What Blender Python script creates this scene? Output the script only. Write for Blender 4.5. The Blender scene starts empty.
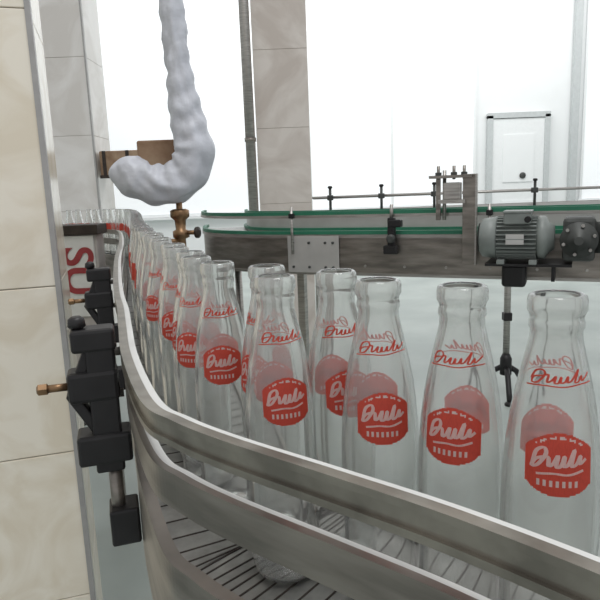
import bpy, bmesh, math, random
from mathutils import Vector, Matrix, noise
random.seed(4)
S = bpy.context.scene
COL = S.collection
CZ = 1.304          # camera height
TOP = 1.239         # bottle mouth height
BED = 0.994         # conveyor belt height

# ------------------------------------------------------------ materials
def mat(name, col, metal=0.0, rough=0.5, var=0.0, scale=20.0, stretch=(1,1,1), bump=0.0, col2=None, trans=0.0, ior=1.45, emit=None, es=0.0, detail=4):
    m = bpy.data.materials.new(name); m.use_nodes = True
    nt = m.node_tree; b = nt.nodes['Principled BSDF']
    b.inputs['Base Color'].default_value = (*col, 1)
    b.inputs['Metallic'].default_value = metal
    b.inputs['Roughness'].default_value = rough
    b.inputs['Transmission Weight'].default_value = trans
    b.inputs['IOR'].default_value = ior
    if emit:
        b.inputs['Emission Color'].default_value = (*emit, 1)
        b.inputs['Emission Strength'].default_value = es
    if var > 0 or bump > 0 or col2:
        tc = nt.nodes.new('ShaderNodeTexCoord'); mp = nt.nodes.new('ShaderNodeMapping')
        mp.inputs['Scale'].default_value = stretch
        nt.links.new(tc.outputs['Object'], mp.inputs['Vector'])
        n = nt.nodes.new('ShaderNodeTexNoise'); n.inputs['Scale'].default_value = scale
        n.inputs['Detail'].default_value = detail
        nt.links.new(mp.outputs['Vector'], n.inputs['Vector'])
        r = nt.nodes.new('ShaderNodeValToRGB')
        c2 = col2 if col2 else tuple(max(0, c*(1-var)) for c in col)
        r.color_ramp.elements[0].position = 0.35; r.color_ramp.elements[1].position = 0.68
        r.color_ramp.elements[0].color = (*c2, 1); r.color_ramp.elements[1].color = (*col, 1)
        nt.links.new(n.outputs['Fac'], r.inputs['Fac'])
        nt.links.new(r.outputs['Color'], b.inputs['Base Color'])
        if bump > 0:
            bp = nt.nodes.new('ShaderNodeBump'); bp.inputs['Strength'].default_value = bump
            bp.inputs['Distance'].default_value = 0.01
            nt.links.new(n.outputs['Fac'], bp.inputs['Height'])
            nt.links.new(bp.outputs['Normal'], b.inputs['Normal'])
    return m
def ink(name, col, tr=0.5):
    m = bpy.data.materials.new(name); m.use_nodes = True
    nt = m.node_tree; b = nt.nodes['Principled BSDF']; out = nt.nodes['Material Output']
    b.inputs['Roughness'].default_value = 0.5
    n = nt.nodes.new('ShaderNodeTexNoise'); n.inputs['Scale'].default_value = 90
    r = nt.nodes.new('ShaderNodeValToRGB')
    r.color_ramp.elements[0].position = .3; r.color_ramp.elements[1].position = .6
    r.color_ramp.elements[0].color = (*[c*.8 for c in col], 1); r.color_ramp.elements[1].color = (*col, 1)
    nt.links.new(n.outputs['Fac'], r.inputs['Fac']); nt.links.new(r.outputs['Color'], b.inputs['Base Color'])
    t = nt.nodes.new('ShaderNodeBsdfTranslucent'); t.inputs['Color'].default_value = (*[min(1, c*1.25) for c in col], 1)
    mx = nt.nodes.new('ShaderNodeMixShader'); mx.inputs[0].default_value = tr
    nt.links.new(b.outputs[0], mx.inputs[1]); nt.links.new(t.outputs[0], mx.inputs[2]); nt.links.new(mx.outputs[0], out.inputs[0])
    return m

M_GLASS = mat('clear_glass', (0.93, 0.935, 0.92), rough=0.05, trans=0.91, ior=1.46)
M_RED = ink('red_print', (0.74, 0.095, 0.06), 0.45)
M_WPRINT = ink('white_print', (0.80, 0.62, 0.58), 0.4)
M_STEEL = mat('brushed_steel', (0.50, 0.48, 0.45), metal=0.85, rough=0.36, var=0.35, scale=14, stretch=(1, 1, 12), bump=0.05)
M_STEELD = mat('worn_steel', (0.36, 0.33, 0.295), metal=0.85, rough=0.36, var=0.45, scale=8, stretch=(1, 1, 6), bump=0.05)
M_RAIL = mat('rail_steel', (0.36, 0.335, 0.29), metal=0.8, rough=0.33, var=0.35, scale=30)
M_PLATE = mat('bright_plate', (0.60, 0.59, 0.57), metal=0.5, rough=0.45, var=0.12, scale=12)
M_DARK = mat('dark_brown_metal', (0.055, 0.042, 0.035), metal=0.3, rough=0.5, var=0.4, scale=25)
M_BLACK = mat('black_plastic', (0.016, 0.015, 0.016), rough=0.42, var=0.4, scale=30)
M_GREEN = mat('green_uhmw', (0.03, 0.19, 0.11), rough=0.45, var=0.15)
M_WHITEP = mat('white_uhmw', (0.75, 0.76, 0.74), rough=0.4, var=0.1)
M_MOTOR = mat('grey_green_paint', (0.25, 0.275, 0.26), rough=0.42, var=0.2, scale=18)
M_GEAR = mat('cast_dark', (0.085, 0.09, 0.085), metal=0.3, rough=0.5, var=0.4, scale=22)
M_BRASS = mat('brass', (0.36, 0.22, 0.12), metal=0.8, rough=0.35, var=0.45, scale=40)
M_RUST = mat('rusty_paint', (0.42, 0.30, 0.20), rough=0.7, col2=(0.20, 0.11, 0.06), scale=9)
M_BAG = mat('pale_plastic_film', (0.62, 0.64, 0.70), rough=0.4, var=0.16, scale=22, bump=0.6)
M_WALL = mat('white_wall_paint', (0.86, 0.88, 0.88), rough=0.7, var=0.03, scale=2)
M_FRAME = mat('grey_frame', (0.56, 0.59, 0.59), rough=0.5, var=0.08)
M_DOOR = mat('white_door', (0.84, 0.86, 0.86), rough=0.5, var=0.03)
M_WIN = mat('daylit_frosted_glass', (0.85, 0.87, 0.88), rough=0.6, emit=(0.95, 0.98, 1.0), es=0.24)
M_PANEL = mat('cabinet_paint', (0.50, 0.47, 0.45), rough=0.5, var=0.15)
M_SIGN = mat('sign_red', (0.33, 0.045, 0.05), rough=0.5, var=0.1)
M_CHAIN = mat('slat_chain', (0.33, 0.33, 0.31), metal=0.6, rough=0.4, var=0.3, scale=50)

def tile_mat(name, c1, c2, vein=3.0):
    m = bpy.data.materials.new(name); m.use_nodes = True
    nt = m.node_tree; b = nt.nodes['Principled BSDF']
    tc = nt.nodes.new('ShaderNodeTexCoord')
    n = nt.nodes.new('ShaderNodeTexNoise'); n.inputs['Scale'].default_value = vein
    n.inputs['Detail'].default_value = 8; n.inputs['Distortion'].default_value = 1.8
    nt.links.new(tc.outputs['Object'], n.inputs['Vector'])
    r = nt.nodes.new('ShaderNodeValToRGB')
    r.color_ramp.elements[0].position = 0.38; r.color_ramp.elements[1].position = 0.6
    r.color_ramp.elements[0].color = (*c2, 1); r.color_ramp.elements[1].color = (*c1, 1)
    nt.links.new(n.outputs['Fac'], r.inputs['Fac'])
    nt.links.new(r.outputs['Color'], b.inputs['Base Color'])
    b.inputs['Roughness'].default_value = 0.22
    return m
M_MARBLE = tile_mat('cream_marble', (0.90, 0.84, 0.72), (0.80, 0.72, 0.58), 5)
M_MARBLE2 = tile_mat('pale_marble', (0.70, 0.65, 0.60), (0.56, 0.50, 0.45), 2.2)
M_MARBLE3 = tile_mat('white_marble', (0.82, 0.80, 0.77), (0.70, 0.67, 0.63), 2.0)
M_GROUT = mat('grout', (0.36, 0.32, 0.27), rough=0.8)
M_SIDE = mat('grey_corner_trim', (0.42, 0.41, 0.40), metal=0.2, rough=0.4, var=0.15)
M_FLOOR = mat('pale_epoxy_floor', (0.40, 0.445, 0.415), rough=0.36, col2=(0.30, 0.34, 0.32), scale=1.6, detail=6)

# ------------------------------------------------------------ mesh builder
class B:
    def __init__(s): s.bm = bmesh.new(); s.mats = []
    def mi(s, m):
        if m not in s.mats: s.mats.append(m)
        return s.mats.index(m)
    def box(s, c, size, m, rz=0.0, ry=0.0, rx=0.0, bev=0.0):
        t = bmesh.new(); bmesh.ops.create_cube(t, size=1)
        bmesh.ops.scale(t, vec=size, verts=t.verts)
        if bev > 0:
            bmesh.ops.bevel(t, geom=t.edges[:], offset=bev, segments=2, affect='EDGES', profile=0.5)
        R = Matrix.Rotation(rz, 4, 'Z') @ Matrix.Rotation(ry, 4, 'Y') @ Matrix.Rotation(rx, 4, 'X')
        bmesh.ops.transform(t, matrix=Matrix.Translation(c) @ R, verts=t.verts)
        s.merge(t, m, False)
    def merge(s, t, m, smooth):
        i = s.mi(m); vm = {}
        for v in t.verts: vm[v] = s.bm.verts.new(v.co)
        for f in t.faces:
            try:
                nf = s.bm.faces.new([vm[v] for v in f.verts]); nf.material_index = i; nf.smooth = smooth
            except ValueError: pass
        t.free()
    def lathe(s, p1, p2, prof, m, seg=24, smooth=True):
        p1 = Vector(p1); d = (Vector(p2)-p1).normalized()
        a = d.orthogonal().normalized(); b = d.cross(a); i = s.mi(m); rings = []
        for (t, r) in prof:
            rings.append([s.bm.verts.new(p1+d*t+(a*math.cos(2*math.pi*k/seg)+b*math.sin(2*math.pi*k/seg))*max(r, 1e-5)) for k in range(seg)])
        for q in range(len(rings)-1):
            for k in range(seg):
                f = s.bm.faces.new([rings[q][k], rings[q][(k+1) % seg], rings[q+1][(k+1) % seg], rings[q+1][k]])
                f.material_index = i; f.smooth = smooth
        for rg in (rings[0][::-1], rings[-1]):
            f = s.bm.faces.new(rg); f.material_index = i
    def cyl(s, p1, p2, r, m, seg=16, r2=None):
        L = (Vector(p2)-Vector(p1)).length
        s.lathe(p1, p2, [(0, r), (L, r if r2 is None else r2)], m, seg)
    def strip(s, path, o0, o1, z0, z1, m):
        i = s.mi(m); rings = []
        for k, p in enumerate(path):
            a = path[max(0, k-1)]; b = path[min(len(path)-1, k+1)]
            d = Vector((b[0]-a[0], b[1]-a[1])).normalized(); n = Vector((d.y, -d.x))
            q0 = Vector(p)+n*o0; q1 = Vector(p)+n*o1
            rings.append([s.bm.verts.new((q0.x, q0.y, z0)), s.bm.verts.new((q1.x, q1.y, z0)),
                          s.bm.verts.new((q1.x, q1.y, z1)), s.bm.verts.new((q0.x, q0.y, z1))])
        for q in range(len(rings)-1):
            for k in range(4):
                f = s.bm.faces.new([rings[q][k], rings[q][(k+1) % 4], rings[q+1][(k+1) % 4], rings[q+1][k]]); f.material_index = i
        for rg in (rings[0][::-1], rings[-1]):
            f = s.bm.faces.new(rg); f.material_index = i
    def tube(s, pts, radf, m, seg=20):
        i = s.mi(m); rings = []; ref = Vector((0, 1, 0)); N = len(pts)
        for k, p in enumerate(pts):
            a = Vector(pts[max(0, k-1)]); b = Vector(pts[min(N-1, k+1)])
            d = (b-a).normalized(); u = ref.cross(d)
            if u.length < 0.05: u = Vector((1, 0, 0)).cross(d)
            u.normalize(); w = d.cross(u); rg = []
            for j in range(seg):
                an = 2*math.pi*j/seg; r = radf(k/(N-1), an)
                rg.append(s.bm.verts.new(Vector(p)+(u*math.cos(an)+w*math.sin(an))*r))
            rings.append(rg)
        for q in range(N-1):
            r0, r1 = rings[q], rings[q+1]
            for j in range(seg):
                f = s.bm.faces.new([r0[j], r0[(j+1) % seg], r1[(j+1) % seg], r1[j]]); f.material_index = i; f.smooth = True
        for rg in (rings[0][::-1], rings[-1]):
            f = s.bm.faces.new(rg); f.material_index = i
    def mesh(s, name):
        bmesh.ops.recalc_face_normals(s.bm, faces=s.bm.faces[:])
        me = bpy.data.meshes.new(name); s.bm.to_mesh(me); s.bm.free()
        for m in s.mats: me.materials.append(m)
        return me
    def obj(s, name):
        o = bpy.data.objects.new(name, s.mesh(name)); COL.objects.link(o); return o

def catmull(P, n=8):
    P = [Vector(p) for p in P]; out = []
    Q = [P[0]*2-P[1]]+P+[P[-1]*2-P[-2]]
    for i in range(1, len(Q)-2):
        for k in range(n):
            t = k/n; a, b, c, d = Q[i-1], Q[i], Q[i+1], Q[i+2]
            out.append(0.5*((2*b)+(c-a)*t+(2*a-5*b+4*c-d)*t*t+(3*b-a-3*c+d)*t**3))
    out.append(P[-1]); return out

def resample(path, step, start=0.0):
    out = []; acc = start
    for i in range(len(path)-1):
        a, b = path[i], path[i+1]; L = (b-a).length
        while acc <= L:
            out.append(a+(b-a)*(acc/L)); acc += step
        acc -= L
    return out

# ------------------------------------------------------------ bottle
PROF = [(0.000, 0.0138), (0.0012, 0.0155), (0.004, 0.0162), (0.009, 0.0162), (0.0115, 0.0150), (0.0135, 0.0144),
        (0.0155, 0.0151), (0.0185, 0.0152), (0.0205, 0.0143), (0.026, 0.0145), (0.034, 0.0162), (0.045, 0.0188), (0.058, 0.0216),
        (0.072, 0.0241), (0.088, 0.0261), (0.105, 0.0275), (0.120, 0.0282), (0.140, 0.0284), (0.165, 0.0276),
        (0.190, 0.0274), (0.212, 0.0282), (0.228, 0.0283), (0.238, 0.0272), (0.2435, 0.0245), (0.245, 0.020)]
def rad(dpt):
    for i in range(len(PROF)-1):
        if PROF[i][0] <= dpt <= PROF[i+1][0]:
            t = (dpt-PROF[i][0])/(PROF[i+1][0]-PROF[i][0]); return PROF[i][1]*(1-t)+PROF[i+1][1]*t
    return PROF[-1][1]
H = 0.245
SCRIPT = [[(-16, 46), (-13, 41.5), (-9, 40.5), (-8, 43), (-12, 47.5), (-15.5, 47.8), (-14, 44.8), (-9, 43.6), (-6, 42.8), (-6.8, 46.8), (-4.5, 46)],
          [(-4.5, 46), (-2.2, 43.5), (-3, 46.8), (-1, 46.8), (0.5, 43.6), (0.2, 46.6), (2.4, 46.2), (4, 43.4), (3.8, 46.4), (5.8, 45.8)],
          [(5.8, 45.8), (8.4, 42.2), (10, 40), (9, 43), (7.9, 46.4), (9.9, 46.4), (12, 43.5), (12.3, 46), (14.5, 45), (18, 42.5)],
          [(-19, 49.8), (-8, 48.8), (2, 49.0), (11, 47.9), (20, 47.6)]]
WSCR = [[(-14, 92), (-12, 85), (-8, 82.5), (-7, 86), (-11, 92.5), (-14.5, 94), (-12, 89.5), (-6, 87.5), (-5.5, 92.5), (-3, 91)],
        [(-3, 91), (-0.8, 86.5), (-1.6, 92.5), (0.8, 92), (2.6, 86.5), (2.2, 92), (4.6, 91), (7.8, 83), (6.2, 91.8), (9, 91), (11.2, 86.5), (11, 91), (14.5, 88.5)],
        [(-12, 98), (-3, 96.7), (5, 97.1), (13, 94.9)]]
def make_bottle(hi=True):
    b = B(); seg = 40 if hi else 14
    prof = PROF if hi else PROF[::2]+[PROF[-1]]
    ring = [(H-d, r) for d, r in prof]
    inner = [(H-d, max(r-0.0030, 0.004)) for d, r in prof[:-1]]
    inner[0] = (H-0.0006, 0.0112)
    full = [(0.0105, 0.0005), (0.0095, 0.018)] + inner[::-1] + ring + [(0.004, 0.014), (0.006, 0.0005)]
    i = b.mi(M_GLASS); rings = []
    for z, r in full:
        rings.append([b.bm.verts.new((r*math.cos(2*math.pi*k/seg), r*math.sin(2*math.pi*k/seg), z)) for k in range(seg)])
    for q in range(len(rings)-1):
        for k in range(seg):
            f = b.bm.faces.new([rings[q][k], rings[q][(k+1) % seg], rings[q+1][(k+1) % seg], rings[q+1][k]]); f.material_index = i; f.smooth = True
    f = b.bm.faces.new(rings[0]); f.material_index = i
    f = b.bm.faces.new(rings[-1][::-1]); f.material_index = i
    bmesh.ops.recalc_face_normals(b.bm, faces=b.bm.faces[:])
    ir = b.mi(M_RED); iw = b.mi(M_WPRINT)
    def P(u, v, a0, lift=0.00025):
        r = rad(v/1000)+lift; a = a0+u/1000/(rad(v/1000))
        return Vector((r*math.cos(a), r*math.sin(a), H-v/1000))
    def ribbon(st, w, a0, lift, mi_):
        sm = catmull([(x, y, 0) for x, y in st], 6); prev = None
        for k, p in enumerate(sm):
            q0 = sm[max(0, k-1)]; q1 = sm[min(len(sm)-1, k+1)]; d = (q1-q0)
            d = d.normalized() if d.length > 1e-6 else Vector((1, 0, 0))
            n = Vector((-d.y, d.x, 0)); ww = w*(0.6+0.6*abs(d.y))
            a = b.bm.verts.new(P(p.x-n.x*ww, p.y-n.y*ww, a0, lift)); c = b.bm.verts.new(P(p.x+n.x*ww, p.y+n.y*ww, a0, lift))
            if prev:
                f = b.bm.faces.new([prev[0], prev[1], c, a]); f.material_index = mi_
            prev = (a, c)
    for a0 in ((0.0, math.pi) if hi else (0.0, 2.1, 4.2)):
        if hi:
            for st in SCRIPT: ribbon(st, 0.54, a0, 0.00025, ir)
            for st in WSCR: ribbon(st, 0.95, a0, 0.00055, iw)
        NU, NV = (44, 40) if hi else (6, 4); U = 18.5; V0, V1 = 74.0, 110.0
        grid = {}
        def vtx(i_, j_):
            if (i_, j_) not in grid:
                grid[(i_, j_)] = b.bm.verts.new(P(-U+2*U*i_/NU, V0+(V1-V0)*j_/NV, a0, 0.0002))
            return grid[(i_, j_)]
        for i_ in range(NU):
            for j_ in range(NV):
                u = -U+2*U*(i_+.5)/NU; v = V0+(V1-V0)*(j_+.5)/NV
                top = V0+9*(abs(u)/U)**1.8; bot = V1-7*(abs(u)/U)**2.5
                if v < top or v > bot: continue
                m_ = ir
                if hi:
                    if abs(v-(top+2.6)) < 0.55 and abs(u) < 13 and (u+20) % 5 < 3.6: m_ = iw
                    if 101 < v < 104.4 and abs(u) < 12 and ((u+12) % 3.4) < 1.9: m_ = iw
                f = b.bm.faces.new([vtx(i_, j_), vtx(i_+1, j_), vtx(i_+1, j_+1), vtx(i_, j_+1)]); f.material_index = m_; f.smooth = True
    me = bpy.data.meshes.new('bottle_mesh' if hi else 'bottle_mesh_small'); b.bm.to_mesh(me); b.bm.free()
    for m in b.mats: me.materials.append(m)
    return me

BOT = make_bottle(True); BOTL = make_bottle(False)
def bottle(x, y, rz):
    o = bpy.data.objects.new('glass_bottle', BOT); o.location = (x, y, BED+0.002); o.rotation_euler = (0, 0, math.radians(rz)); COL.objects.link(o)
for x, y, r in [(0.146, 0.334, -104), (0.1035, 0.376, -118), (0.0545, 0.412, -92), (0.029, 0.466, -76), (-0.019, 0.452, -76), (-0.076, 0.556, -84), (-0.028, 0.516, -128)]:
    bottle(x, y, r)
PATHB = catmull([(-.076, .556), (-.115, .645), (-.142, .72), (-.176, .81), (-.215, .92), (-.262, 1.07), (-.335, 1.3), (-.45, 1.7), (-.61, 2.3), (-.80, 2.93), (-.93, 3.2), (-1.15, 3.36), (-1.5, 3.42), (-1.9, 3.44)], 10)
PATHB = [Vector((q[0], q[1])) for q in PATHB]
pts = resample(PATHB, 0.0625)[1:]
for k, p in enumerate(pts[:9]):
    bottle(p.x+0.004*((k % 2)*2-1), p.y, random.uniform(-130, -40))
far = bmesh.new()
for k, p in enumerate(pts[9:]):
    t = bmesh.new(); t.from_mesh(BOTL)
    bmesh.ops.transform(t, matrix=Matrix.Translation((p.x+0.003*((k % 2)*2-1), p.y, BED+.002)) @ Matrix.Rotation(random.uniform(0, 6.28), 4, 'Z'), verts=t.verts)
    tm = bpy.data.meshes.new('tmp'); t.to_mesh(tm); t.free(); far.from_mesh(tm); bpy.data.meshes.remove(tm)
fm = bpy.data.meshes.new('row_of_glass_bottles'); far.to_mesh(fm); far.free()
for m in BOTL.materials: fm.materials.append(m)
COL.objects.link(bpy.data.objects.new('row_of_glass_bottles', fm))

# ------------------------------------------------------------ near curved conveyor
RP = [(.30, .02), (.25, .09), (.20, .155), (.14, .225), (.08, .285), (.02, .335), (-.048, .39), (-.09, .43), (-.1235, .475), (-.18, .62), (-.224, .76), (-.267, .90),
      (-.312, 1.035), (-.388, 1.285), (-.503, 1.685), (-.663, 2.28), (-.86, 2.93), (-.97, 3.14), (-1.16, 3.29), (-1.5, 3.35), (-1.9, 3.37)]
RAILP = [Vector((p[0], p[1])) for p in catmull([(x, y, 0) for x, y in RP], 10)]
b = B()
b.strip(RAILP, 0.008, 0.168, BED-0.012, BED, M_CHAIN)
b.strip(RAILP, -0.006, 0.006, BED-0.11, BED+0.012, M_STEELD)
b.strip(RAILP, 0.170, 0.178, BED-0.11, BED+0.006, M_STEELD)
b.strip(RAILP, 0.0, 0.176, BED-0.115, BED-0.108, M_STEELD)
for p in range(4, len(RAILP)-2, 2):
    a, c = RAILP[p-1], RAILP[p+1]; d = (c-a).normalized(); n = Vector((d.y, -d.x)); q = RAILP[p]+n*0.088
    b.box((q.x, q.y, BED+0.0002), (0.158, 0.0015, 0.0008), M_DARK, rz=math.atan2(n.y, n.x))
for i in (46, 110, 150, 185):
    i = min(i, len(RAILP)-2); a, c = RAILP[i-1], RAILP[i+1]; d = (c-a).normalized(); n = Vector((d.y, -d.x))
    for o in (0.02, 0.15):
        q = RAILP[i]+n*o
        b.cyl((q.x, q.y, 0.03), (q.x, q.y, BED-0.11), 0.018, M_STEEL)
        b.lathe((q.x, q.y, 0.0), (q.x, q.y, 1), [(0, 0.045), (0.008, 0.045), (0.02, 0.02), (0.05, 0.014)], M_BLACK)
    q0 = RAILP[i]+n*0.02; q1 = RAILP[i]+n*0.15
    b.cyl((q0.x, q0.y, 0.3), (q1.x, q1.y, 0.3), 0.012, M_STEEL)
b.obj('curved_bottle_conveyor')

b = B()
RZ = CZ-0.165
b.strip(RAILP, -0.009, -0.002, RZ-0.018, RZ, M_RAIL)
b.strip(RAILP, -0.002, 0.005, RZ-0.016, RZ-0.002, M_WHITEP)
b.strip(RAILP, -0.012, -0.009, RZ-0.004, RZ+0.001, M_RAIL)
b.strip(RAILP, -0.012, -0.009, RZ-0.021, RZ-0.016, M_RAIL)
b.strip(RAILP, -0.010, -0.004, RZ-0.075, RZ-0.045, M_STEELD)
b.strip(RAILP, -0.004, 0.004, RZ-0.072, RZ-0.048, M_WHITEP)
b.obj('bottle_guide_rail')

def rail_bracket(idx, sc=1.0):
    a, c = RAILP[idx-1], RAILP[idx+1]; d = (c-a).normalized(); n = Vector((-d.y, d.x))
    rz = math.atan2(n.y, n.x); q = RAILP[idx]
    def W(o, t, z): return (q.x+n.x*o+d.x*t, q.y+n.y*o+d.y*t, z)
    b = B()
    b.box(W(0.034*sc, 0, RZ-0.065), (0.032*sc, 0.030, 0.17), M_BLACK, rz=rz, bev=0.003)
    b.box(W(0.040*sc, 0, RZ+0.008), (0.048*sc, 0.034, 0.026), M_BLACK, rz=rz, bev=0.004)
    b.box(W(0.044*sc, 0, RZ-0.045), (0.056*sc, 0.034, 0.036), M_BLACK, rz=rz, bev=0.005)
    b.box(W(0.038*sc, 0.0, RZ-0.120), (0.060*sc, 0.040, 0.036), M_BLACK, rz=rz, bev=0.004)
    b.box(W(0.052*sc, 0, RZ-0.085), (0.012*sc, 0.022, 0.075), M_BLACK, rz=rz, ry=0.5, bev=0.002)
    b.box(W(0.052*sc, 0, RZ-0.018), (0.012*sc, 0.022, 0.055), M_BLACK, rz=rz, ry=-0.4, bev=0.002)
    b.cyl(W(0.012, 0, RZ-0.010), W(0.05*sc, 0, RZ-0.010), 0.005, M_STEEL)
    b.cyl(W(0.012, 0, RZ-0.06), W(0.05*sc, 0, RZ-0.06), 0.005, M_STEEL)
    b.cyl(W(0.07*sc, 0, RZ-0.045), W(0.098*sc, 0, RZ-0.045), 0.0045, M_BRASS)
    b.lathe(W(0.092*sc, 0, RZ-0.045), W(0.2, 0, RZ-0.045), [(0, 0.004), (0.002, 0.007), (0.011, 0.007), (0.013, 0.004)], M_BRASS, seg=6, smooth=False)
    b.lathe(W(0.056*sc, 0, RZ+0.020), W(0.056*sc, 0, 3), [(0, 0.006), (0.004, 0.010), (0.012, 0.009), (0.015, 0.005)], M_BLACK)
    b.cyl(W(0.030*sc, 0, BED-0.09), W(0.030*sc, 0, RZ-0.14), 0.008, M_STEELD)
    b.box(W(0.024, 0, BED-0.075), (0.034, 0.04, 0.045), M_BLACK, rz=rz, bev=0.003)
    b.obj('guide_rail_bracket')
def nearest(y): return min(range(len(RAILP)), key=lambda i: abs(RAILP[i].y-y))
rail_bracket(nearest(0.68))
rail_bracket(nearest(1.24), 1.0)

# ------------------------------------------------------------ rear main conveyor
MP = [(1.9, 1.365), (1.3, 1.645), (.9, 1.83), (.45, 2.04), (.12, 2.195), (-.06, 2.28), (-.20, 2.37), (-.32, 2.49), (-.40, 2.64), (-.44, 2.84), (-.45, 3.0)]
MAINP = [Vector((p[0], p[1])) for p in catmull([(x, y, 0) for x, y in MP], 8)]
def mp(X): return 2.25-0.4667*X
DR = Vector((.906, -.422)); ANG = math.atan2(DR.y, DR.x)
b = B()
zt, zb = CZ-0.165, CZ-0.312
b.strip(MAINP, 0.0, 0.004, zb, zt, M_STEELD)
b.strip(MAINP, -0.006, 0.0, zt-0.012, zt, M_STEEL)
b.strip(MAINP, -0.006, 0.0, zb, zb+0.010, M_STEEL)
b.strip(MAINP, 0.20, 0.204, zb, zt, M_STEELD)
b.strip(MAINP, 0.004, 0.20, zt-0.02, zt-0.006, M_CHAIN)
b.strip(MAINP, 0.004, 0.20, zb+0.0, zb+0.005, M_DARK)
b.strip(MAINP, -0.004, 0.014, zt+.001, zt+0.014, M_GREEN)
b.strip(MAINP, 0.190, 0.206, zt+.001, zt+0.012, M_GREEN)
gz = CZ-0.097
b.strip(MAINP, -0.006, 0.006, gz, gz+0.017, M_GREEN)
b.strip(MAINP, -0.009, -0.006, gz-0.006, gz+0.004, M_STEEL)
b.strip(MAINP, 0.196, 0.208, gz, gz+0.014, M_GREEN)
b.strip(MAINP, 0.205, 0.209, zt, gz-0.004, M_PLATE)
for X in (-.02, .62, 1.15, 1.6):
    for o in (-0.014, 0.218):
        y = mp(X)+o*1.1
        b.cyl((X, y, zt-0.07), (X, y, gz+0.03), 0.005, M_STEEL)
        b.box((X, y, gz+0.003), (0.02, 0.016, 0.018), M_BLACK, rz=ANG, bev=0.002)
for k in range(14):
    X = -0.02+k*0.13
    b.cyl((X, mp(X)+.002, zb+0.035), (X-0.422*0.008, mp(X)-.906*0.008, zb+0.035), 0.005, M_STEEL, 6)
cx, cy = 0.055, mp(0.055)-0.008
b.box((cx, cy, (zt+zb)/2+0.002), (0.205, 0.006, 0.135), M_PLATE, rz=ANG, bev=0.001)
for u in (-0.08, -0.015, 0.05, 0.08):
    for v in (-0.045, 0.045):
        X = cx+DR.x*u; Y = cy+DR.y*u
        b.lathe((X, Y-0.002, (zt+zb)/2+v), (X-0.3*.422, Y-.3*.906, (zt+zb)/2+v), [(0, 0.005), (0.006, 0.005), (0.008, 0.003)], M_GEAR, 8)
for X in (-0.06, 1.45):
    for o in (0.03, 0.17):
        x, y = X+0.422*o, mp(X)+.906*o
        b.box((x, y, (zb+0.03)/2), (0.03, 0.03, zb-0.03), M_STEEL, rz=ANG)
        b.lathe((x, y, 0.0), (x, y, 1), [(0, 0.04), (0.01, 0.04), (0.02, 0.015), (0.04, 0.012)], M_BLACK)
for o in (0.05, 0.15):
    b.cyl((-.44+o, 2.85, 0), (-.44+o, 2.85, zb), 0.017, M_STEEL)
b.obj('straight_conveyor')

b = B()
X = .325; Y = mp(X)-0.022
b.box((X, Y, CZ-0.165), (0.026, 0.022, 0.12), M_BLACK, rz=ANG, bev=0.004)
b.box((X+0.012, Y-0.006, CZ-0.125), (0.045, 0.03, 0.026), M_BLACK, rz=ANG, bev=0.004)
b.box((X-0.004, Y-0.006, CZ-0.215), (0.05, 0.026, 0.03), M_BLACK, rz=ANG, bev=0.004)
b.cyl((X, Y, CZ-0.11), (X, Y, CZ-0.06), 0.006, M_STEEL)
b.lathe((X, Y-0.01, CZ-0.175), (X-.08, Y-.2, CZ-0.175), [(0, 0.006), (0.012, 0.007), (0.016, 0.015), (0.026, 0.015), (0.03, 0.008)], M_GEAR)
b.obj('rail_clamp')

b = B()
X0, X1 = .465, .555
Y0, Y1 = mp(X0)-0.045, mp(X1)-0.045
b.box((X0, Y0, CZ-0.045), (0.014, 0.010, 0.14), M_STEELD, rz=ANG)
b.box((X1, Y1, CZ-0.115), (0.042, 0.006, 0.29), M_STEELD, rz=ANG, bev=0.001)
b.box((X1+0.020, Y1-0.008, CZ-0.115), (0.005, 0.022, 0.29), M_STEEL, rz=ANG)
b.cyl((X1+.0, Y1, CZ-0.215), (X1+.0+.422*.04, Y1+.906*.04, CZ-0.215), 0.006, M_GEAR)
b.box(((X0+X1)/2-.008, (Y0+Y1)/2, CZ+0.024), (0.135, 0.05, 0.009), M_STEELD, rz=ANG)
b.box(((X0+X1)/2-.004, (Y0+Y1)/2, CZ-0.055), (0.085, 0.04, 0.012), M_STEEL, rz=ANG)
b.box(((X0+X1)/2-.004, (Y0+Y1)/2, CZ-0.022), (0.055, 0.035, 0.055), M_STEEL, rz=ANG, bev=.003)
b.cyl((X0+.02, Y0+.0, CZ-0.115), (X0+.02, Y0+.0, CZ+.045), 0.006, M_STEEL)
for x in (X0-.005, X0+.045, X1-.012):
    y = (Y0+Y1)/2
    b.cyl((x, y, CZ+0.015), (x, y, CZ+0.058), 0.005, M_STEELD)
    b.lathe((x, y, CZ+0.028), (x, y, 3), [(0, 0.010), (0.010, 0.010)], M_GEAR, 6, False)
b.obj('sensor_mounting_frame')

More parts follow.
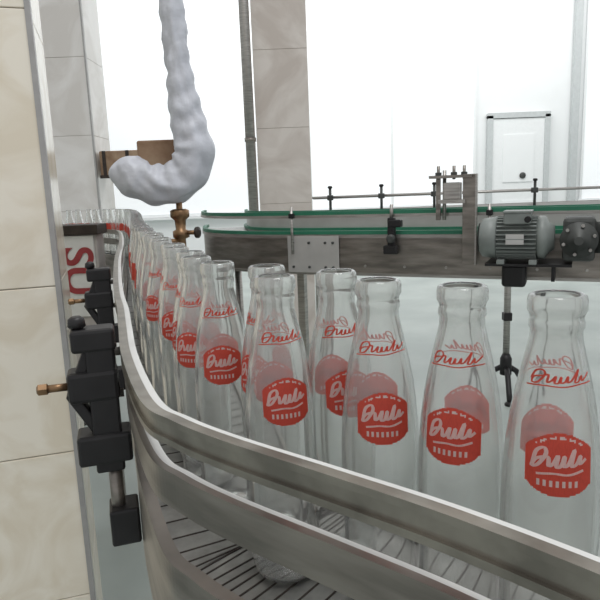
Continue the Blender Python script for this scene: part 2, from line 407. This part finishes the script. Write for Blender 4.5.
# gear motor
b = B()
mc = Vector((0.662, 1.80, CZ-0.165)); D3 = Vector((DR.x, DR.y, 0)); FW = Vector((-.422, -.906, 0))
def Q(t, dz=0, fw=0): return mc+D3*t+Vector((0, 0, dz))+FW*fw
b.lathe(Q(-.112), Q(1), [(0, 0.02), (0.002, 0.045), (0.010, 0.058), (0.05, 0.064), (0.052, 0.060), (0.055, 0.055)], M_MOTOR, 32)
b.lathe(Q(-.060), Q(1), [(0, 0.054), (0.115, 0.054), (0.117, 0.064), (0.135, 0.064), (0.145, 0.045), (0.16, 0.035)], M_MOTOR, 32)
for k in range(30):
    a = 2*math.pi*k/30; r = 0.058
    c = Q(-0.003)+Vector((0, 0, math.sin(a)*r))+FW*math.cos(a)*r
    t = bmesh.new(); bmesh.ops.create_cube(t, size=1); bmesh.ops.scale(t, vec=(0.11, 0.014, 0.0028), verts=t.verts)
    Rm = Matrix.Rotation(ANG, 4, 'Z') @ Matrix.Rotation(-a+math.pi, 4, 'X')
    bmesh.ops.transform(t, matrix=Matrix.Translation(c) @ Rm, verts=t.verts); b.merge(t, M_MOTOR, False)
for k in range(5):
    b.lathe(Q(-.1125), Q(-1), [(0, 0.012+k*0.008), (0.0012, 0.012+k*0.008)], M_GEAR, 24)
b.box(Q(0.0, 0.060, 0.028), (0.075, 0.070, 0.034), M_MOTOR, rz=ANG, bev=0.004)
b.box(Q(0.0, 0.079, 0.028), (0.080, 0.075, 0.007), M_MOTOR, rz=ANG, bev=0.002)
b.cyl(Q(0.03, 0.058, 0.05), Q(0.03, 0.058, 0.085), 0.009, M_BLACK)
b.box(Q(-0.005, 0.0, 0.064), (0.05, 0.002, 0.03), M_PLATE, rz=ANG)
for t_ in (-.045, .045):
    b.box(Q(t_, -0.068, 0), (0.022, 0.11, 0.014), M_MOTOR, rz=ANG, bev=0.002)
b.box(Q(.165, -0.002, 0), (0.085, 0.105, 0.125), M_GEAR, rz=ANG, bev=0.012)
b.lathe(Q(.165, -0.002, 0.05), Q(.165, -0.002, 1), [(0, 0.05), (0.014, 0.05), (0.016, 0.032), (0.028, 0.030), (0.03, 0.012), (0.045, 0.012)], M_GEAR, 28)
for k in range(6):
    a = math.pi*k/3+.3
    p = Q(.165+.041*math.cos(a), -.002+.041*math.sin(a), 0.06); p2 = p+FW*0.012
    b.cyl(p, p2, 0.005, M_STEEL, 6)
b.lathe(Q(.205), Q(1), [(0, 0.045), (0.03, 0.045), (0.035, 0.06), (0.05, 0.06), (0.055, 0.04), (0.12, 0.035)], M_GEAR, 28)
b.box(Q(0.03, -0.078, -0.03), (0.24, 0.15, 0.008), M_BLACK, rz=ANG)
b.box(Q(-0.01, -0.115, -0.02), (0.07, 0.07, 0.07), M_BLACK, rz=ANG, bev=0.01)
b.box(Q(0.10, -0.105, -0.04), (0.01, 0.10, 0.05), M_BLACK, rz=ANG)
b.obj('gear_motor')

# ------------------------------------------------------------ far conveyor with tripod stand
b = B()
yb = 3.6
b.box((1.35, yb, CZ-0.165), (2.5, 0.012, 0.07), M_PLATE)
b.box((1.35, yb+.2, CZ-0.165), (2.5, 0.012, 0.07), M_PLATE)
b.box((1.35, yb+.1, CZ-0.16), (2.5, 0.19, 0.01), M_CHAIN)
b.cyl((0.1, yb-.02, CZ-0.052), (2.6, yb-.02, CZ-0.052), 0.007, M_STEEL)
b.cyl((0.1, yb+.22, CZ-0.052), (2.6, yb+.22, CZ-0.052), 0.007, M_STEEL)
for x in (.2, .5, .81, 1.4, 2.0):
    b.cyl((x, yb-.035, CZ-0.15), (x, yb-.035, CZ+0.005), 0.008, M_GEAR)
    b.box((x, yb-.03, CZ-0.052), (0.035, 0.03, 0.03), M_GEAR, bev=0.004)
    b.lathe((x, yb-.035, CZ-0.0), (x, yb-.035, 3), [(0, .008), (.004, .014), (.014, .012), (.016, .005)], M_BLACK)
for x in (1.25, 2.4, .12):
    y0 = yb-.05 if x == 1.25 else yb+.1
    b.cyl((x, y0, 0.16), (x, y0, CZ-0.17), 0.02, M_STEEL)
    b.lathe((x, y0, 0.14), (x, y0, 3), [(0, 0.035), (0.10, 0.035), (0.13, 0.022)], M_BLACK)
    for k in range(3):
        a = math.radians(-100+120*k); e = (x+.17*math.cos(a), y0+.17*math.sin(a), 0.02)
        b.tube([(x, y0, 0.20), (x+.08*math.cos(a), y0+.08*math.sin(a), 0.15), (x+.14*math.cos(a), y0+.14*math.sin(a), 0.06), e], lambda t, an: 0.017, M_BLACK, 10)
        b.lathe((e[0], e[1], 0), (e[0], e[1], 1), [(0, 0.03), (0.012, 0.03), (0.025, 0.012)], M_BLACK)
b.box((1.25, yb-.05, CZ-0.20), (0.06, 0.06, 0.04), M_BLACK, bev=0.005)
b.box((1.25, yb-.05, CZ-0.80), (0.05, 0.05, 0.05), M_BLACK, bev=0.005)
b.obj('far_conveyor')

# ------------------------------------------------------------ film-wrapped filling sleeve dropping from an overhead pipe
b = B()
px, py = -.372, 1.93
cl = catmull([(-.375, py, 2.92), (-.372, py, 2.5), (-.362, py, 2.1), (-.350, py, CZ+.52), (-.338, py, CZ+.32), (-.322, py, CZ+.20), (-.312, py, CZ+.125), (-.335, py, CZ+.070), (-.385, py, CZ+.037),
              (-.440, py, CZ+.032), (-.492, py, CZ+.050), (-.530, py, CZ+.085), (-.548, py, CZ+.115)], 12)
zl = [p.z for p in cl]
L = [0]
for i in range(1, len(cl)): L.append(L[-1]+(cl[i]-cl[i-1]).length)
def rf(t, an):
    k = min(len(cl)-1, int(round(t*(len(cl)-1)))); p = cl[k]; s_ = L[-1]-L[k]
    q = p*11+Vector((math.cos(an), 0.4*math.sin(an), math.sin(an)))*1.0
    n = noise.noise(q); n2 = noise.noise(q*2.7+Vector((3, 1, 7)))
    fold = math.sin(L[k]*95+1.2*math.sin(an+L[k]*9)+2*n)
    up = max(0.0, min(1.0, (p.z-(CZ+.10))/.30))
    base = 0.062*(1-up)+0.036*up
    end = math.sqrt(max(0.02, min(1, s_/.055)*(2-min(1, s_/.055))))
    return (base+0.010*n*(1-.5*up)+0.006*n2+0.0028*fold)*end
b.tube(cl, rf, M_BAG, 44)
b.cyl((px, py, 2.92), (-.66, 1.68, 2.92), 0.035, M_STEEL)
b.lathe((px, py, 2.86), (px, py, 3.2), [(0, .045), (.10, .045), (.12, .03)], M_STEELD)
# brown head behind the bend
b.box((px-.05, py+.085, CZ+.125), (.17, .05, .10), M_RUST, bev=.006)
b.cyl((px-.13, py+.085, CZ+.15), (px+.06, py+.085, CZ+.15), .018, M_RUST)
# brass valve and stand
b.cyl((px, py, 0.03), (px, py, BED+.02), 0.010, M_STEEL)
b.cyl((px, py, BED+.02), (px, py, CZ+.06), 0.010, M_BRASS)
b.lathe((px, py, 0), (px, py, 1), [(0, .035), (.012, .035), (.02, .03), (.06, .02)], M_BLACK)
b.lathe((px, py, CZ-.20), (px, py, 3), [(0, .010), (.01, .020), (.03, .020), (.035, .014), (.06, .014), (.065, .026), (.085, .026), (.09, .016), (.12, .018), (.13, .03), (.15, .03), (.155, .02)], M_BRASS, 20)
b.cyl((px, py, CZ-.12), (px+.055, py-.02, CZ-.12), 0.007, M_BRASS)
b.lathe((px+.05, py-.02, CZ-.12), (px+1, py-.36, CZ-.12), [(0, .006), (.003, .018), (.010, .018), (.013, .006)], M_DARK)
b.cyl((px, py, CZ-.145), (px-.035, py-.03, CZ-.145), 0.008, M_BRASS)
b.obj('wrapped_filling_hose')

# ------------------------------------------------------------ sign cabinet on left
b = B()
CX = -.792
b.box((CX, 2.16, 0.95), (0.17, 0.08, 0.50), M_PANEL, bev=0.006)
b.box((CX, 2.117, 1.03), (0.15, 0.006, 0.29), M_WHITEP, bev=0.002)
b.box((CX, 2.16, 1.195), (0.19, 0.11, 0.035), M_DARK, bev=0.003)
b.box((CX, 2.11, 0.83), (0.17, 0.02, 0.022), M_DARK)
for sx in (-.07, .07):
    b.box((CX+sx, 2.16, .35), (0.03, 0.03, 0.70), M_STEEL)
cab = b.obj('machine_cabinet')
tx = bpy.data.curves.new('lettering', 'FONT'); tx.body = 'SU'; tx.size = 0.15; tx.extrude = 0.001; tx.offset = 0.003
tx.align_x = 'CENTER'; tx.align_y = 'CENTER'
to = bpy.data.objects.new('lettering_tmp', tx); COL.objects.link(to)
bpy.context.view_layer.update()
dg = bpy.context.evaluated_depsgraph_get()
tm = bpy.data.meshes.new_from_object(to.evaluated_get(dg)); bpy.data.objects.remove(to)
tm.materials.clear(); tm.materials.append(M_SIGN)
lo = bpy.data.objects.new('lettering', tm); COL.objects.link(lo)
lo.rotation_euler = (math.radians(90), math.radians(90), 0); lo.location = (CX+.01, 2.112, 1.05); lo.parent = cab

# ------------------------------------------------------------ columns
def column(name, corner, w, dep, rz, m, zjoints, h=6.0, trim=False):
    b = B()
    R = Matrix.Rotation(rz, 3, 'Z')
    def C(x, y, z): v = R @ Vector((x, y, 0)); return (corner[0]+v.x, corner[1]+v.y, z)
    b.box(C(-w/2, dep/2, h/2), (w-.008, dep-.008, h), M_GROUT, rz=rz)
    zs = [0]+zjoints+[h]
    for i in range(len(zs)-1):
        z0, z1 = zs[i]+.0012, zs[i+1]-.0012
        b.box(C(-w/2, dep/2, (z0+z1)/2), (w, dep, z1-z0), m, rz=rz, bev=0.002)
    if trim:
        b.box(C(0.001, 0.012, h/2), (0.012, 0.030, h), M_SIDE, rz=rz)
    return b.obj(name)
column('marble_column', (-.577, 1.42), .8, .35, math.radians(17), M_MARBLE, [.28, .68, 1.10, 1.72, 2.3, 2.9, 3.5, 4.1, 4.7, 5.3], trim=True)
column('marble_column', (.13, 5.0), .43, .45, 0, M_MARBLE2, [.6, 1.2, 1.8, 2.4, 3.0, 3.6, 4.2, 4.8, 5.4])
column('marble_column', (-1.62, 5.0), .42, .45, 0, M_MARBLE3, [.6, 1.2, 1.8, 2.4, 3.0, 3.6, 4.2, 4.8, 5.4], trim=True)
b = B()
b.cyl((-.35, 4.98, 0), (-.35, 4.98, 6), 0.040, M_STEEL, 20)
for z in (.5, 1.7, 3.0, 4.5):
    b.lathe((-.35, 4.98, z), (-.35, 4.98, 9), [(0, .047), (.03, .047)], M_STEELD, 20)
b.obj('drain_pipe')
b = B()
b.box((-1.26, 5.15, CZ+.27), (0.66, .25, .20), M_RUST, bev=.01)
b.box((-1.26, 5.02, CZ+.165), (0.66, .03, .025), M_DARK)
for x in (-1.55, -1.36, -1.17, -.98): b.box((x, 5.02, CZ+.27), (.025, .012, .20), M_DARK)
b.obj('rusty_cable_duct')

# ------------------------------------------------------------ room shell
def simple(name, c, size, m):
    b = B(); b.box(c, size, m); return b.obj(name)
simple('floor', (1, 5, -.05), (16, 16, .1), M_FLOOR)
simple('wall_back', (1, 12.1, 3), (16, .2, 6), M_WALL)
simple('wall_left', (-6.6, 5, 3), (.2, 14, 6), M_WALL)
simple('wall_right', (8.6, 5, 3), (.2, 14, 6), M_WALL)
simple('baseboard_back', (1, 11.98, .06), (15, .03, .12), M_FRAME)
def window(name, x0, x1, z0, z1, nx):
    b = B(); y = 11.98
    b.box(((x0+x1)/2, y, (z0+z1)/2), (x1-x0, .02, z1-z0), M_WIN)
    for k in range(nx+1):
        x = x0+(x1-x0)*k/nx; b.box((x, y-.015, (z0+z1)/2), (.05, .02, z1-z0+.05), M_DOOR)
    for z in (z0, z1): b.box(((x0+x1)/2, y-.018, z), (x1-x0+.11, .025, .06), M_DOOR)
    b.box(((x0+x1)/2, y-.055, z0-.055), (x1-x0+.2, .12, .04), M_DOOR)
    b.obj(name)
window('window_1', -5.6, -.6, .9, 5.6, 3)
window('window_2', .3, 3.5, .9, 5.6, 2)
window('window_3', 5.6, 8.2, .9, 5.6, 1)
b = B(); y = 11.94
b.box((4.33, y, 1.25), (1.0, .05, 2.5), M_DOOR, bev=.004)
for x in (3.78, 4.88): b.box((x, y, 1.28), (.10, .1, 2.56), M_FRAME)
b.box((4.33, y, 2.56), (1.2, .1, .1), M_FRAME)
b.box((4.33, y-.03, 1.75), (.6, .02, .9), M_WALL); b.box((4.33, y-.03, .6), (.6, .02, .7), M_WALL)
b.lathe((4.42, y-.03, 1.42), (4.42, 0, 1.42), [(0, .06), (.03, .06), (.05, .03)], M_GEAR)
b.obj('door_1')
b = B(); b.box((5.40, 11.93, 3), (.13, .1, 6), M_FRAME); b.obj('trim_1')

# ------------------------------------------------------------ light
w = bpy.data.worlds.new('World'); S.world = w; w.use_nodes = True
bg = w.node_tree.nodes['Background']; bg.inputs['Color'].default_value = (0.985, 0.985, 1.0, 1); bg.inputs['Strength'].default_value = 0.68
def area(name, loc, rot, sx, sy, e, col=(1, 1, 1)):
    l = bpy.data.lights.new(name, 'AREA'); l.shape = 'RECTANGLE'; l.size = sx; l.size_y = sy; l.energy = e; l.color = col
    o = bpy.data.objects.new(name, l); o.location = loc; o.rotation_euler = rot; COL.objects.link(o)
area('added_overhead_light', (1.5, 9.0, 5.8), (math.radians(25), 0, 0), 10, 3, 320)  # added lamp without a fixture, tilted to brighten the back wall
area('added_overhead_light', (0.6, 0.6, 5.0), (0, 0, 0), 1.2, 3, 80)  # added overhead lamp for highlights on the bottles, no real fixture

S.cycles.transparent_max_bounces = 32
S.cycles.transmission_bounces = 28
S.cycles.max_bounces = 32
S.view_settings.view_transform = 'Standard'

cam = bpy.data.cameras.new('camera'); cam.lens = 36; cam.sensor_width = 36; cam.clip_start = 0.01
co = bpy.data.objects.new('camera', cam); COL.objects.link(co)
co.matrix_world = Matrix.Translation((0, 0, CZ)) @ Matrix.Rotation(math.radians(90-10.39), 4, 'X') @ Matrix.Rotation(-0.038, 4, 'Z')
S.camera = co
